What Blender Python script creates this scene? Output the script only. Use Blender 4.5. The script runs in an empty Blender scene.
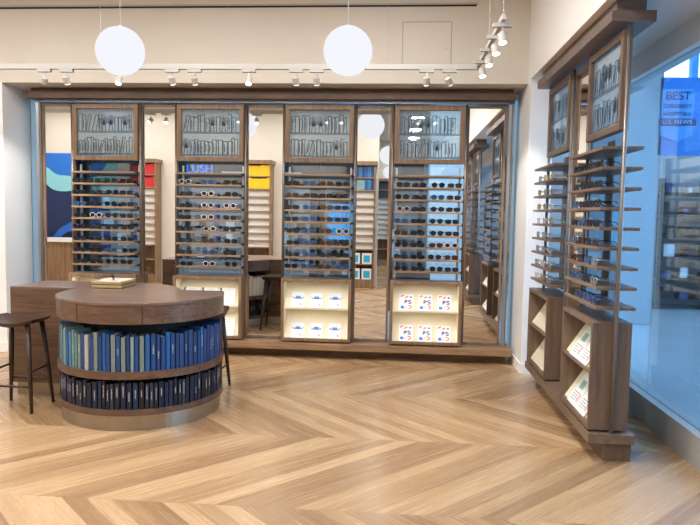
import bpy, bmesh, math, random
from mathutils import Vector, Matrix
PI = math.pi
D = bpy.data
sc = bpy.context.scene
COL = sc.collection
rnd = random.Random(7)

# ------------------------------------------------------------------ materials
def nt(name):
    m = D.materials.new(name); m.use_nodes = True
    t = m.node_tree
    for n in list(t.nodes): t.nodes.remove(n)
    out = t.nodes.new('ShaderNodeOutputMaterial')
    return m, t, out
def N(t, typ, **kw):
    n = t.nodes.new(typ)
    for k, v in kw.items(): setattr(n, k, v)
    return n
def pbr(name, col, rough=.5, metal=0., coat=0., spec=.5, noise=0., nscale=8., stretch=(1, 1, 1), emit=None, es=0.):
    m, t, out = nt(name)
    b = N(t, 'ShaderNodeBsdfPrincipled')
    b.inputs['Base Color'].default_value = (*col, 1)
    b.inputs['Roughness'].default_value = rough
    b.inputs['Metallic'].default_value = metal
    b.inputs['Coat Weight'].default_value = coat
    b.inputs['Specular IOR Level'].default_value = spec
    if emit:
        b.inputs['Emission Color'].default_value = (*emit, 1); b.inputs['Emission Strength'].default_value = es
    if noise:
        tc = N(t, 'ShaderNodeTexCoord'); mp = N(t, 'ShaderNodeMapping'); mp.inputs['Scale'].default_value = stretch
        nz = N(t, 'ShaderNodeTexNoise'); nz.inputs['Scale'].default_value = nscale; nz.inputs['Detail'].default_value = 5
        cr = N(t, 'ShaderNodeValToRGB')
        cr.color_ramp.elements[0].position = .3; cr.color_ramp.elements[1].position = .7
        cr.color_ramp.elements[0].color = tuple(c * (1 - noise) for c in col) + (1,)
        cr.color_ramp.elements[1].color = tuple(min(1, c * (1 + noise)) for c in col) + (1,)
        t.links.new(tc.outputs['Object'], mp.inputs['Vector']); t.links.new(mp.outputs[0], nz.inputs['Vector'])
        t.links.new(nz.outputs['Fac'], cr.inputs[0]); t.links.new(cr.outputs[0], b.inputs['Base Color'])
    t.links.new(b.outputs[0], out.inputs[0])
    return m
def wood(name, c1, c2, rough=.42, axis='x', scale=1., coat=.0):
    """stretched grain with cathedral-like bands"""
    m, t, out = nt(name)
    b = N(t, 'ShaderNodeBsdfPrincipled'); b.inputs['Roughness'].default_value = rough; b.inputs['Coat Weight'].default_value = coat
    tc = N(t, 'ShaderNodeTexCoord'); mp = N(t, 'ShaderNodeMapping')
    s = {'x': (1.2, 9, 12), 'y': (9, 1.2, 12), 'z': (11, 11, 1.0)}[axis]
    mp.inputs['Scale'].default_value = tuple(v * scale for v in s)
    nz = N(t, 'ShaderNodeTexNoise'); nz.inputs['Scale'].default_value = 1.6; nz.inputs['Detail'].default_value = 6; nz.inputs['Distortion'].default_value = .8
    mp2 = N(t, 'ShaderNodeMapping'); mp2.inputs['Scale'].default_value = tuple(v * scale * 6 for v in s)
    nz2 = N(t, 'ShaderNodeTexNoise'); nz2.inputs['Scale'].default_value = 1.5; nz2.inputs['Detail'].default_value = 3
    mx = N(t, 'ShaderNodeMath', operation='MULTIPLY_ADD'); mx.inputs[1].default_value = .35; 
    cr = N(t, 'ShaderNodeValToRGB')
    cr.color_ramp.elements[0].position = .42; cr.color_ramp.elements[1].position = .85
    cr.color_ramp.elements[0].color = (*c1, 1); cr.color_ramp.elements[1].color = (*c2, 1)
    L = t.links.new
    L(tc.outputs['Object'], mp.inputs[0]); L(tc.outputs['Object'], mp2.inputs[0])
    L(mp.outputs[0], nz.inputs[0]); L(mp2.outputs[0], nz2.inputs[0])
    L(nz2.outputs['Fac'], mx.inputs[0]); L(nz.outputs['Fac'], mx.inputs[2])
    L(mx.outputs[0], cr.inputs[0]); L(cr.outputs[0], b.inputs['Base Color']); L(b.outputs[0], out.inputs[0])
    return m
def glassy(name, tint=(1, 1, 1), refl=.12, rough=0., frost=0., fr=.6):
    m, t, out = nt(name)
    tr = N(t, 'ShaderNodeBsdfTransparent'); tr.inputs[0].default_value = (*tint, 1)
    gl = N(t, 'ShaderNodeBsdfGlossy'); gl.inputs['Roughness'].default_value = rough
    lw = N(t, 'ShaderNodeLayerWeight'); lw.inputs[0].default_value = .25
    ma = N(t, 'ShaderNodeMath', operation='MULTIPLY_ADD', use_clamp=True); ma.inputs[1].default_value = fr; ma.inputs[2].default_value = refl
    mx = N(t, 'ShaderNodeMixShader')
    t.links.new(lw.outputs['Fresnel'], ma.inputs[0]); t.links.new(ma.outputs[0], mx.inputs[0])
    t.links.new(tr.outputs[0], mx.inputs[1]); t.links.new(gl.outputs[0], mx.inputs[2]); t.links.new(mx.outputs[0], out.inputs[0])
    if frost:
        df = N(t, 'ShaderNodeBsdfDiffuse'); df.inputs[0].default_value = (.72, .80, .82, 1); tl = N(t, 'ShaderNodeBsdfTranslucent'); tl.inputs[0].default_value = (.72, .80, .82, 1)
        m1 = N(t, 'ShaderNodeMixShader'); t.links.new(df.outputs[0], m1.inputs[1]); t.links.new(tl.outputs[0], m1.inputs[2])
        m2 = N(t, 'ShaderNodeMixShader'); m2.inputs[0].default_value = frost; t.links.new(mx.outputs[0], m2.inputs[1]); t.links.new(m1.outputs[0], m2.inputs[2]); t.links.new(m2.outputs[0], out.inputs[0])
    return m
def emitm(name, col, s):
    m, t, out = nt(name); e = N(t, 'ShaderNodeEmission'); e.inputs[0].default_value = (*col, 1); e.inputs[1].default_value = s
    t.links.new(e.outputs[0], out.inputs[0]); return m
def chevron_floor():
    m, t, out = nt('oak_chevron'); L = t.links.new
    def M(op, a, b=None, c=None):
        n = N(t, 'ShaderNodeMath', operation=op)
        for i, v in enumerate((a, b, c)):
            if v is None: continue
            if isinstance(v, (int, float)): n.inputs[i].default_value = v
            else: L(v, n.inputs[i])
        return n.outputs[0]
    tc = N(t, 'ShaderNodeTexCoord'); sp = N(t, 'ShaderNodeSeparateXYZ'); L(tc.outputs['Object'], sp.inputs[0])
    x, y = sp.outputs[0], sp.outputs[1]
    P, W = 1.075, .135
    q = M('DIVIDE', M('SUBTRACT', y, 3.18), P); band = M('FLOOR', q); tt = M('MULTIPLY', M('FRACT', q), P)
    par = M('FLOORED_MODULO', band, 2.0); sgn = M('MULTIPLY_ADD', par, -2.0, 1.0)
    # on odd bands the pattern is mirrored
    tm = M('ADD', M('MULTIPLY', tt, sgn), M('MULTIPLY', par, P))
    u = M('ADD', M('SUBTRACT', x, tm), 0.11)
    uq = M('DIVIDE', u, W); pid = M('FLOOR', uq); uf = M('FRACT', uq)
    cv = N(t, 'ShaderNodeCombineXYZ'); L(pid, cv.inputs[0]); L(band, cv.inputs[1])
    wn = N(t, 'ShaderNodeTexWhiteNoise', noise_dimensions='3D'); L(cv.outputs[0], wn.inputs['Vector'])
    g = N(t, 'ShaderNodeCombineXYZ')
    L(M('MULTIPLY', u, 9.0), g.inputs[0]); L(M('MULTIPLY', tt, 1.1), g.inputs[1]); L(M('MULTIPLY', wn.outputs['Value'], 40.0), g.inputs[2])
    nz = N(t, 'ShaderNodeTexNoise'); nz.inputs['Scale'].default_value = 1.3; nz.inputs['Detail'].default_value = 6; nz.inputs['Distortion'].default_value = .6; L(g.outputs[0], nz.inputs[0])
    g2 = N(t, 'ShaderNodeCombineXYZ')
    L(M('MULTIPLY', u, 60.0), g2.inputs[0]); L(M('MULTIPLY', tt, 4.0), g2.inputs[1]); L(wn.outputs['Value'], g2.inputs[2])
    nz2 = N(t, 'ShaderNodeTexNoise'); nz2.inputs['Scale'].default_value = 1.; nz2.inputs['Detail'].default_value = 3; L(g2.outputs[0], nz2.inputs[0])
    f = M('ADD', M('MULTIPLY', wn.outputs['Value'], .50), M('ADD', M('MULTIPLY', nz.outputs['Fac'], .52), M('MULTIPLY', nz2.outputs['Fac'], .10)))
    cr = N(t, 'ShaderNodeValToRGB'); e = cr.color_ramp.elements
    e[0].position = .22; e[0].color = (.25, .142, .07, 1); e[1].position = 1.0; e[1].color = (.62, .435, .26, 1)
    k = e.new(.62); k.color = (.455, .29, .155, 1)
    L(f, cr.inputs[0])
    gap = M('MAXIMUM', M('LESS_THAN', uf, .02), M('LESS_THAN', tt, .004))
    mx = N(t, 'ShaderNodeMix', data_type='RGBA'); L(M('MULTIPLY', gap, .30), mx.inputs[0]); L(cr.outputs[0], mx.inputs[6]); mx.inputs[7].default_value = (.10, .06, .03, 1)
    b = N(t, 'ShaderNodeBsdfPrincipled'); L(mx.outputs[2], b.inputs['Base Color'])
    rr = M('MULTIPLY_ADD', nz2.outputs['Fac'], .14, .19); L(rr, b.inputs['Roughness'])
    b.inputs['Specular IOR Level'].default_value = .5
    bp = N(t, 'ShaderNodeBump'); bp.inputs['Strength'].default_value = .05; bp.inputs['Distance'].default_value = .002; L(nz2.outputs['Fac'], bp.inputs['Height']); L(bp.outputs[0], b.inputs['Normal'])
    L(b.outputs[0], out.inputs[0]); return m
def mural_mat():
    m, t, out = nt('mural_paint'); L = t.links.new
    tc = N(t, 'ShaderNodeTexCoord'); mp = N(t, 'ShaderNodeMapping'); mp.inputs['Scale'].default_value = (1.5, 1, 1.2)
    wv = N(t, 'ShaderNodeTexNoise'); wv.inputs['Scale'].default_value = .9; wv.inputs['Detail'].default_value = 0
    sp = N(t, 'ShaderNodeSeparateXYZ'); ad = N(t, 'ShaderNodeMath', operation='MULTIPLY_ADD'); ad.inputs[1].default_value = .9
    cr = N(t, 'ShaderNodeValToRGB'); cr.color_ramp.interpolation = 'CONSTANT'; e = cr.color_ramp.elements
    e[0].position = 0; e[0].color = (.006, .012, .06, 1); e[1].position = 1; e[1].color = (.02, .14, .55, 1)
    for p, c in ((.28, (.02, .14, .55)), (.40, (.008, .02, .09)), (.52, (.25, .60, .68)), (.78, (.015, .16, .62))):
        k = e.new(p); k.color = (*c, 1)
    dv = N(t, 'ShaderNodeMath', operation='MULTIPLY_ADD'); dv.inputs[1].default_value = .40; dv.inputs[2].default_value = .02
    L(tc.outputs['Object'], mp.inputs[0]); L(mp.outputs[0], wv.inputs[0]); L(tc.outputs['Object'], sp.inputs[0])
    L(sp.outputs[2], dv.inputs[0]); L(wv.outputs['Fac'], ad.inputs[0]); L(dv.outputs[0], ad.inputs[2]); L(ad.outputs[0], cr.inputs[0])
    b = N(t, 'ShaderNodeBsdfPrincipled'); b.inputs['Roughness'].default_value = .6
    L(cr.outputs[0], b.inputs['Base Color']); L(b.outputs[0], out.inputs[0]); return m

M = {}
M['floor'] = chevron_floor()
M['wall'] = pbr('warm_white_paint', (.67, .63, .565), .85, noise=.02, nscale=3)
M['white'] = pbr('white_paint', (.83, .825, .81), .7, noise=.015, nscale=4)
M['ceil'] = pbr('ceiling_paint', (.74, .71, .66), .9, noise=.015, nscale=3)
M['walnut'] = wood('walnut_veneer', (.062, .034, .023), (.165, .094, .060), .40, 'x', 1.6)
M['walnut_top'] = wood('walnut_top', (.095, .056, .040), (.19, .12, .088), .33, 'x', 1.2, .15)
M['stool'] = wood('dark_stained_wood', (.022, .012, .009), (.06, .034, .025), .35, 'x', 2)
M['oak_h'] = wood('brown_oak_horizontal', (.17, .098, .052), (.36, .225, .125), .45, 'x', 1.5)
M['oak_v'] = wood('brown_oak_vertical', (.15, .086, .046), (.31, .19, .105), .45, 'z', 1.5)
M['header'] = wood('header_brown_wood', (.085, .050, .034), (.16, .098, .066), .45, 'x', 1.5)
M['oak_dh2'] = wood('shaded_brown_oak_shelf', (.115, .075, .052), (.22, .15, .105), .45, 'x', 1.5)  # window stand shelves: weaker, bluer light put into the oak colour
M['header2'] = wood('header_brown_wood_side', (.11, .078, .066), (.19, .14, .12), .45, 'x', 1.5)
M['cream'] = pbr('cream_lining', (.78, .72, .56), .6, noise=.02)
M['bronze'] = pbr('bronze_metal', (.27, .235, .21), .40, .7)
M['oak_d'] = wood('shaded_brown_oak', (.105, .068, .047), (.20, .135, .095), .45, 'z', 1.5)  # darker, greyer copy of the rack oak; the stands' shade is in its colour
M['oak_dh'] = wood('shaded_brown_oak_horizontal', (.115, .075, .052), (.22, .15, .105), .45, 'y', 1.5)  # same shade tinted into the stand platform board
M['steel'] = pbr('brushed_steel', (.55, .56, .57), .32, 1.)
M['pale_metal'] = pbr('pale_metal', (.72, .73, .73), .35, .6)
M['brass'] = pbr('brushed_brass', (.40, .355, .285), .34, .9, noise=.06, nscale=6, stretch=(1, 1, 12))
M['dark'] = pbr('dark_recess', (.02, .018, .018), .7)
M['black'] = pbr('black_plastic', (.012, .012, .014), .25)
M['mirror'] = pbr('mirror_silver', (.93, .94, .93), .0, 1.)
M['pane'] = glassy('drawn_glass', (.90, .96, .97), .22, frost=.24)
M['shop'] = glassy('shopfront_glass', (.78, .89, .96), .035, fr=.35)
M['shop_b'] = glassy('shopfront_glass_rear', (.78, .88, .94), .16)
M['ink'] = pbr('dark_ink', (.03, .04, .05), .6)
M['globe'] = emitm('opal_globe', (.93, .94, 1.0), .76)
M['lamp'] = emitm('lamp_lens', (1., .97, .9), 6.0)
M['fixture'] = pbr('white_fixture', (.47, .455, .43), .5)
M['panel_em'] = emitm('ceiling_light_diffuser', (1., .95, .88), 7.0)
M['paper'] = pbr('white_card', (.84, .86, .88), .6)
M['paper_b'] = pbr('pale_blue_card', (.72, .82, .90), .6)
M['ribbon'] = pbr('blue_print', (.10, .16, .46), .6)
M['redp'] = pbr('red_print', (.75, .10, .08), .6)
M['bluep'] = pbr('bright_blue_print', (.05, .22, .75), .6)
M['navyp'] = pbr('navy_print', (.05, .06, .22), .6)
M['orangep'] = pbr('orange_print', (.85, .35, .10), .6)
M['greenp'] = pbr('green_print', (.25, .52, .42), .6)
M['textp'] = pbr('grey_print', (.30, .36, .42), .6)
M['cyanp'] = pbr('cyan_print', (.03, .42, .72), .6)
M['trough'] = pbr('dark_steel', (.20, .225, .26), .3, .9)
M['mural'] = mural_mat()
M['stone'] = pbr('white_counter_top', (.80, .80, .80), .3)
M['tray'] = pbr('gold_tray_edge', (.52, .40, .20), .35, .5)
M['tray_top'] = pbr('pale_tray_lining', (.60, .55, .46), .7)
M['sill'] = pbr('grey_painted_sill', (.40, .39, .38), .5)
M['mall_floor'] = pbr('mall_tile', (.42, .48, .52), .22, noise=.05, nscale=1.5)
M['mall_wall'] = pbr('mall_plaster', (.31, .335, .36), .7, noise=.02)
M['mall_ceil'] = pbr('mall_dark_ceiling', (.13, .125, .12), .8)
M['mall_white'] = pbr('mall_white_panel', (.80, .82, .84), .5)
M['fascia'] = pbr('black_fascia', (.008, .008, .01), .35)
M['neon'] = emitm('blue_sign_letters', (.03, .22, 1.0), 1.6)
M['screen'] = emitm('blue_screen_glow', (.03, .42, .95), .9)
M['litshop'] = emitm('lit_shop_interior', (.78, .88, 1.0), .22)
M['banner'] = pbr('blue_banner', (.006, .21, .66), .6)
M['banner_txt'] = pbr('dark_blue_print', (.004, .022, .14), .6)
M['banner_mid'] = pbr('mid_blue_print', (.05, .34, .80), .6)
M['banner_lt'] = pbr('light_blue_print', (.30, .62, .92), .6)
M['skyglow'] = emitm('daylit_skylight', (.86, .95, 1.0), 2.6)
M['red_book'] = pbr('red_book_cloth', (.55, .02, .02), .6)
M['yellow_book'] = pbr('yellow_book_cloth', (.85, .55, .01), .6)
M['pages'] = pbr('book_pages', (.55, .52, .45), .8)

# ------------------------------------------------------------------ geometry helpers
ORG = {}
class MB:
    def __init__(s): s.b = bmesh.new()
    def box(s, x0, x1, y0, y1, z0, z1, mat=None):
        vs = [s.b.verts.new(p) for p in ((x0, y0, z0), (x1, y0, z0), (x1, y1, z0), (x0, y1, z0), (x0, y0, z1), (x1, y0, z1), (x1, y1, z1), (x0, y1, z1))]
        for f in ((3, 2, 1, 0), (4, 5, 6, 7), (0, 1, 5, 4), (1, 2, 6, 5), (2, 3, 7, 6), (3, 0, 4, 7)): s.b.faces.new([vs[i] for i in f])
        if mat is not None:
            for v in vs: v.co = mat @ v.co
        return s
    def prism(s, poly, z0, z1):
        a = [s.b.verts.new((x, y, z0)) for x, y in poly]; b = [s.b.verts.new((x, y, z1)) for x, y in poly]
        n = len(poly)
        s.b.faces.new(a[::-1]); s.b.faces.new(b)
        for i in range(n): s.b.faces.new((a[i], a[(i + 1) % n], b[(i + 1) % n], b[i]))
        return s
    def tube(s, pts, r, n=8, closed=False):
        pts = [Vector(p) for p in pts]; m = len(pts); rings = []
        rr = r if isinstance(r, (list, tuple)) else [r] * m
        for i, p in enumerate(pts):
            if closed: d = pts[(i + 1) % m] - pts[i - 1]
            else: d = pts[min(i + 1, m - 1)] - pts[max(i - 1, 0)]
            d.normalize()
            up = Vector((0, 0, 1)) if abs(d.z) < .9 else Vector((0, 1, 0))
            u = d.cross(up).normalized(); v = u.cross(d).normalized()
            rings.append([s.b.verts.new(p + (u * math.cos(2 * PI * k / n) + v * math.sin(2 * PI * k / n)) * rr[i]) for k in range(n)])
        for i in range(m if closed else m - 1):
            A, B = rings[i], rings[(i + 1) % m]
            for k in range(n): s.b.faces.new((A[k], A[(k + 1) % n], B[(k + 1) % n], B[k]))
        if not closed: s.b.faces.new(rings[0][::-1]); s.b.faces.new(rings[-1])
        return s
    def sphere(s, c, r, u=32, v=20):
        bmesh.ops.create_uvsphere(s.b, u_segments=u, v_segments=v, radius=r, matrix=Matrix.Translation(c)); return s
    def disc(s, c, rx, rz, y, n=14, th=.002):
        a = [s.b.verts.new((c[0] + rx * math.cos(2 * PI * k / n), y, c[1] + rz * math.sin(2 * PI * k / n))) for k in range(n)]
        b = [s.b.verts.new((v.co.x, y + th, v.co.z)) for v in a]
        s.b.faces.new(a); s.b.faces.new(b[::-1])
        for k in range(n): s.b.faces.new((a[(k + 1) % n], a[k], b[k], b[(k + 1) % n]))
        return s
    def xf(s, mat):
        for v in s.b.verts: v.co = mat @ v.co
        return s
    def build(s, name, mat, parent=None, origin=None, bevel=0., smooth=False):
        bmesh.ops.recalc_face_normals(s.b, faces=s.b.faces[:])
        o = Vector(origin) if origin is not None else (ORG[parent.name] if parent else Vector((0, 0, 0)))
        for v in s.b.verts: v.co -= o
        me = D.meshes.new(name); s.b.to_mesh(me); s.b.free()
        if smooth:
            for p in me.polygons: p.use_smooth = True
        me.materials.append(M[mat] if isinstance(mat, str) else mat)
        ob = D.objects.new(name, me); COL.objects.link(ob)
        if parent: ob.parent = parent
        else: ob.location = o
        ORG[ob.name] = o
        if bevel:
            md = ob.modifiers.new('bevel', 'BEVEL'); md.width = bevel; md.segments = 2; md.limit_method = 'ANGLE'
        return ob
def tag(o, label, cat, group=None):
    o['label'] = label; o['category'] = cat
    if group: o['group'] = group
    return o
def thing(name, label, cat, loc=(0, 0, 0), rz=0., group=None):
    """Empty at the base; parts are authored in local coordinates"""
    o = D.objects.new(name, None); COL.objects.link(o); o.location = loc; o.rotation_euler = (0, 0, rz)
    o.empty_display_size = .05; ORG[o.name] = Vector((0, 0, 0))
    return tag(o, label, cat, group)
def thing_w(name, label, cat, loc, group=None):
    """same, parts authored in world coordinates"""
    o = thing(name, label, cat, loc, 0, group); ORG[o.name] = Vector(loc); return o
KIDS = {}
def copy_tree(o, parent=None):
    c = o.copy(); COL.objects.link(c); ORG[c.name] = ORG[o.name]
    if parent: c.parent = parent
    for ch in [k for k in COL.objects if k.parent == o]: copy_tree(ch, c)
    return c
def copy_of(o, kids, loc, rz, label, group=None, mats=None):
    c = o.copy(); COL.objects.link(c); c.location = loc; c.rotation_euler = (0, 0, rz); c['label'] = label
    if group: c['group'] = group
    for ch in kids:
        d = ch.copy(); COL.objects.link(d); d.parent = c
    return c
def struct(o): o['kind'] = 'structure'; return o
def text_mesh(name, body, size, mat, parent, matrix, ext=.003, width=1.0):
    cu = D.curves.new('t', 'FONT'); cu.body = body; cu.size = size; cu.extrude = ext; cu.align_x = 'CENTER'; cu.align_y = 'CENTER'
    to = D.objects.new('t', cu); COL.objects.link(to)
    bpy.context.view_layer.update()
    me = D.meshes.new_from_object(to.evaluated_get(bpy.context.evaluated_depsgraph_get()))
    D.objects.remove(to); D.curves.remove(cu)
    me.name = name
    o = ORG[parent.name] if parent else Vector((0, 0, 0))
    for v in me.vertices:
        v.co.x *= width
        v.co = matrix @ v.co - o
    me.materials.clear(); me.materials.append(M[mat])
    ob = D.objects.new(name, me); COL.objects.link(ob)
    if parent: ob.parent = parent
    ORG[ob.name] = o
    return ob
ORD = ['first', 'second', 'third', 'fourth', 'fifth', 'sixth', 'seventh', 'eighth', 'ninth', 'tenth', 'eleventh', 'twelfth', 'thirteenth', 'fourteenth', 'fifteenth', 'sixteenth', 'seventeenth', 'eighteenth', 'nineteenth', 'twentieth']
def ordn(i):   # i from 0
    if i < 20: return ORD[i]
    t = {2: 'twenty', 3: 'thirty', 4: 'forty', 5: 'fifty', 6: 'sixty'}[(i + 1) // 10]
    if (i + 1) % 10 == 0: return {20: 'twentieth', 30: 'thirtieth', 40: 'fortieth', 50: 'fiftieth', 60: 'sixtieth'}[i + 1]
    return t + '-' + ORD[(i + 1) % 10 - 1]

# ------------------------------------------------------------------ camera
F, CX, CY, H = 650., 350., 262.5, 1.5
vp = (399.5 - CX, 215.5 - CY); roll = .018
Yc = Vector((vp[0], vp[1], F)).normalized()
Zc = Vector((roll, -1, -(roll * vp[0] - vp[1]) / F)).normalized()
Xc = Yc.cross(Zc); Xc = Xc if Xc.x > 0 else -Xc
cam = D.cameras.new('camera'); co = D.objects.new('camera', cam); COL.objects.link(co); sc.camera = co
cam.sensor_width = 36; cam.lens = F / 700 * 36; cam.clip_start = .05
right = Vector((Xc.x, Yc.x, Zc.x)); down = Vector((Xc.y, Yc.y, Zc.y)); fwd = Vector((Xc.z, Yc.z, Zc.z))
R = Matrix((right, -down, -fwd)).transposed().to_4x4()
co.matrix_world = Matrix.Translation((0, 0, H)) @ R

# ------------------------------------------------------------------ setting
XL, XR = -4.07, 1.2             # niche returns
YB, YN, YM = 6.45, 6.95, 6.80  # bulkhead, rear glass, mirror plane
XW = 1.86                      # right window
CZ = 3.7
def S(name, mat, *b, bevel=0.):
    mb = MB(); mb.box(*b); return struct(mb.build(name, mat, bevel=bevel))
S('floor', 'floor', -9., XW + .1, -6, YN + .1, -.1, 0)
mb = MB(); mb.box(-9, XR, YB, YB + .2, 2.78, CZ)        # bulkhead over the niche
mb.box(XL, XR, YB + .2, YN + .2, 2.78, 2.9)             # niche ceiling
struct(mb.build('wall_back', 'wall'))
S('wall_back_left', 'white', -9, XL, YB, YN + .2, 0, 2.78)
S('wall_back_right', 'white', XR, XR + .22, YB - .15, YN + .2, 0, 2.8)
mb = MB(); mb.box(XR, XW + .12, -6, YB + .2, 2.8, 2.92); mb.box(XR, XR + .1, -6, YB, 2.92, CZ); struct(mb.build('ceiling_soffit_right', 'white'))
S('ceiling', 'ceil', -9, XR + .1, -6, YB, CZ, CZ + .1)
S('wall_left', 'wall', -9.1, -9, -6, YB, 0, CZ)
S('wall_front', 'wall', -9, -.45, -.1, .05, 0, CZ)
S('wall_rear', 'wall', -9, XW + .1, -6.1, -6, 0, CZ)
mb = MB(); mb.box(XW - .02, XW + .12, -6, 7.2, 2.62, 2.8); struct(mb.build('wall_right', 'white'))
S('trim_1', 'sill', XW - .03, XW + .12, -6, 7.2, 0, .197)
mb = MB(); mb.box(XR - .012, XR, YB - .15, YN, 0, .10); mb.box(XR - .012, XR + .22, YB - .162, YB - .15, 0, .10); struct(mb.build('baseboard_right', 'white'))
mb = MB(); mb.box(-9, XL, YB - .012, YB, 0, .10); mb.box(XL, XL + .012, YB - .012, YN, 0, .10); struct(mb.build('baseboard_left', 'white'))
# windows: rear shopfront behind the racks, right shopfront in panes
S('window_1', 'shop_b', XL, XR, YN, YN + .012, 0, 2.78)
ys = [-5.9, -2.6, -.06, 2.46, 4.985, 7.2]
for i in range(5):
    S('window_%d' % (i + 2), 'shop', XW + .03, XW + .042, ys[i] + .006, ys[i + 1] - .006, .197, 2.62)

# ------------------------------------------------------------------ wall display system
WR = {}   # cached prototypes
def rack_parts(root, seed, right, w2=.355):
    r = random.Random(seed); wv, wh = ('oak_d', 'oak_dh2') if right else ('oak_v', 'oak_h'); dz = .03 if right else 0.
    pz = .383 if right else .372
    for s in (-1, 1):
        MB().tube([(s * pz, 0, .18 if right else .832), (s * pz, 0, 2.655 if right else 2.632)], .0135, 10).build('post', 'bronze', root, smooth=True)
        if not right: MB().box(s * .325 - .009, s * .325 + .009, .085, .1, .835, 1.99).build('shelf_upright', 'pale_metal', root)
    if right: MB().box(-.33, -.20, .118, .13, .87, 2.04).build('back_board', 'oak_d', root)
    f = MB(); z0, z1, b = 2.03 + dz * .3, 2.615 + dz * .5, .045
    f.box(-w2, w2, -.028, .028, z1 - b, z1).box(-w2, w2, -.028, .028, z0, z0 + b).box(-w2, -w2 + b, -.028, .028, z0 + b, z1 - b).box(w2 - b, w2, -.028, .028, z0 + b, z1 - b)
    f.build('top_frame', wv, root, bevel=.003)
    g = MB().box(-w2 + b, w2 - b, -.004, .004, z0 + b, z1 - b).build('glass_pane', 'pane', root)
    k = MB(); q = .0026
    def line(x0, z0_, x1, z1_):
        d = Vector((x1 - x0, 0, z1_ - z0_)); L_ = d.length
        if L_ < 1e-4: return
        n = Vector((-d.z, 0, d.x)) / L_ * q
        P = [(x0 + n.x, z0_ + n.z), (x1 + n.x, z1_ + n.z), (x1 - n.x, z1_ - n.z), (x0 - n.x, z0_ - n.z)]
        a = [k.b.verts.new((x, -.0062, z)) for x, z in P]; c = [k.b.verts.new((x, -.0047, z)) for x, z in P]
        k.b.faces.new(a); k.b.faces.new(c[::-1])
        for i in range(4): k.b.faces.new((a[i], c[i], c[(i + 1) % 4], a[(i + 1) % 4]))
    lo, hi = -w2 + b + .004, w2 - b - .004
    for zb, top in ((2.335, .185), (2.10, .18)):
        line(lo, zb, hi, zb); line(lo, zb - .012, hi, zb - .012)
        x = lo + .012
        plant = r.uniform(lo + .2, hi - .2)
        while x < hi - .05:
            wd = r.uniform(.024, .045); hh = r.uniform(.72, 1.) * top; lean = 0
            if abs(x - plant) < .05 and zb > 2.2 or r.random() < .08:
                for j in range(9):
                    a = PI * (j + .5) / 9; line(x + .03, zb + .07, x + .03 + .05 * math.cos(a), zb + .08 + .09 * math.sin(a))
                line(x + .01, zb, x + .018, zb + .07); line(x + .05, zb, x + .042, zb + .07); line(x + .01, zb + .07, x + .05, zb + .07)
                x += .075; continue
            if r.random() < .06: lean = .035
            line(x, zb, x + lean, zb + hh); line(x + lean, zb + hh, x + wd + lean, zb + hh); line(x + wd + lean, zb + hh, x + wd, zb)
            if r.random() < .5: line(x + wd * .35 + lean * .2, zb + .03, x + wd * .35 + lean * .8, zb + hh * .8)
            x += wd + lean + r.choice((0, 0, .004, .01))
    k.build('line_drawing', 'ink', g)
    for i in range(9):
        z = 1.909 + dz - i * .122
        hw, yf = (.378, -.125) if right else (.342, -.10)
        sh = MB().box(-hw, hw, yf, .117, z - .019, z).build('shelf', wh, root, bevel=.002)
        MB().box(hw, hw + (.008 if right else .018), -.02, .016, z - (.019 if right else .024), z).build('shelf_clip', 'bronze' if right else 'black', sh)
def make_rack(label, loc, rz, seed, group=None, right=False):
    root = thing('display_rack', label, 'display rack', loc, rz, group)
    rack_parts(root, seed, right); return root
def make_cabinet(label, loc, rz, lined='cream', top=.83, bottom=.18, panel='cream', group=None):
    root = thing('display_cabinet', label, 'cabinet', loc, rz, group)
    w, y0, y1, t = .365, -.135, .105, .03
    f = MB()
    f.box(-w, -w + t, y0, y1, bottom, top).box(w - t, w, y0, y1, bottom, top).box(-w + t, w - t, y0, y1, top - t, top).box(-w + t, w - t, y0, y1, bottom, bottom + t).box(-w + t, w - t, y1 - .012, y1, bottom + t, top - t)
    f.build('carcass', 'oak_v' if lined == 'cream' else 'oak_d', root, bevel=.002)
    mz = (top + bottom) / 2 + .02
    if lined == 'cream':
        e = .004; mb = MB()
        mb.box(-w + t, -w + t + e, y0 + .02, y1 - .012, bottom + t, top - t).box(w - t - e, w - t, y0 + .02, y1 - .012, bottom + t, top - t).box(-w + t + e, w - t - e, y1 - .016, y1 - .012, bottom + t, top - t)
        mb.build('lining', 'cream', root)
    MB().box(-w + t, w - t, y0 + .004, y1 - .016, mz - .012, mz + .006).build('shelf', 'oak_dh2' if lined != 'cream' else 'cream', root)
    for zb in (bottom + t, mz + .006):
        hh = (top - bottom) / 2 - .055
        p = MB(); a = [(y0 + .03, zb), (y0 + .036, zb), (y1 - .02, zb + hh), (y1 - .026, zb + hh)]
        A = [p.b.verts.new((-w + t + .004, y, z)) for y, z in a]; B = [p.b.verts.new((w - t - .004, y, z)) for y, z in a]
        p.b.faces.new(A); p.b.faces.new(B[::-1])
        for i in range(4): p.b.faces.new((A[i], B[i], B[(i + 1) % 4], A[(i + 1) % 4]))
        p.build('slanted_panel', panel, root)
    return root, mz, bottom + t
def place(loc, rz, p):
    c, s = math.cos(rz), math.sin(rz)
    return (loc[0] + c * p[0] - s * p[1], loc[1] + s * p[0] + c * p[1], loc[2] + p[2])

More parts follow.
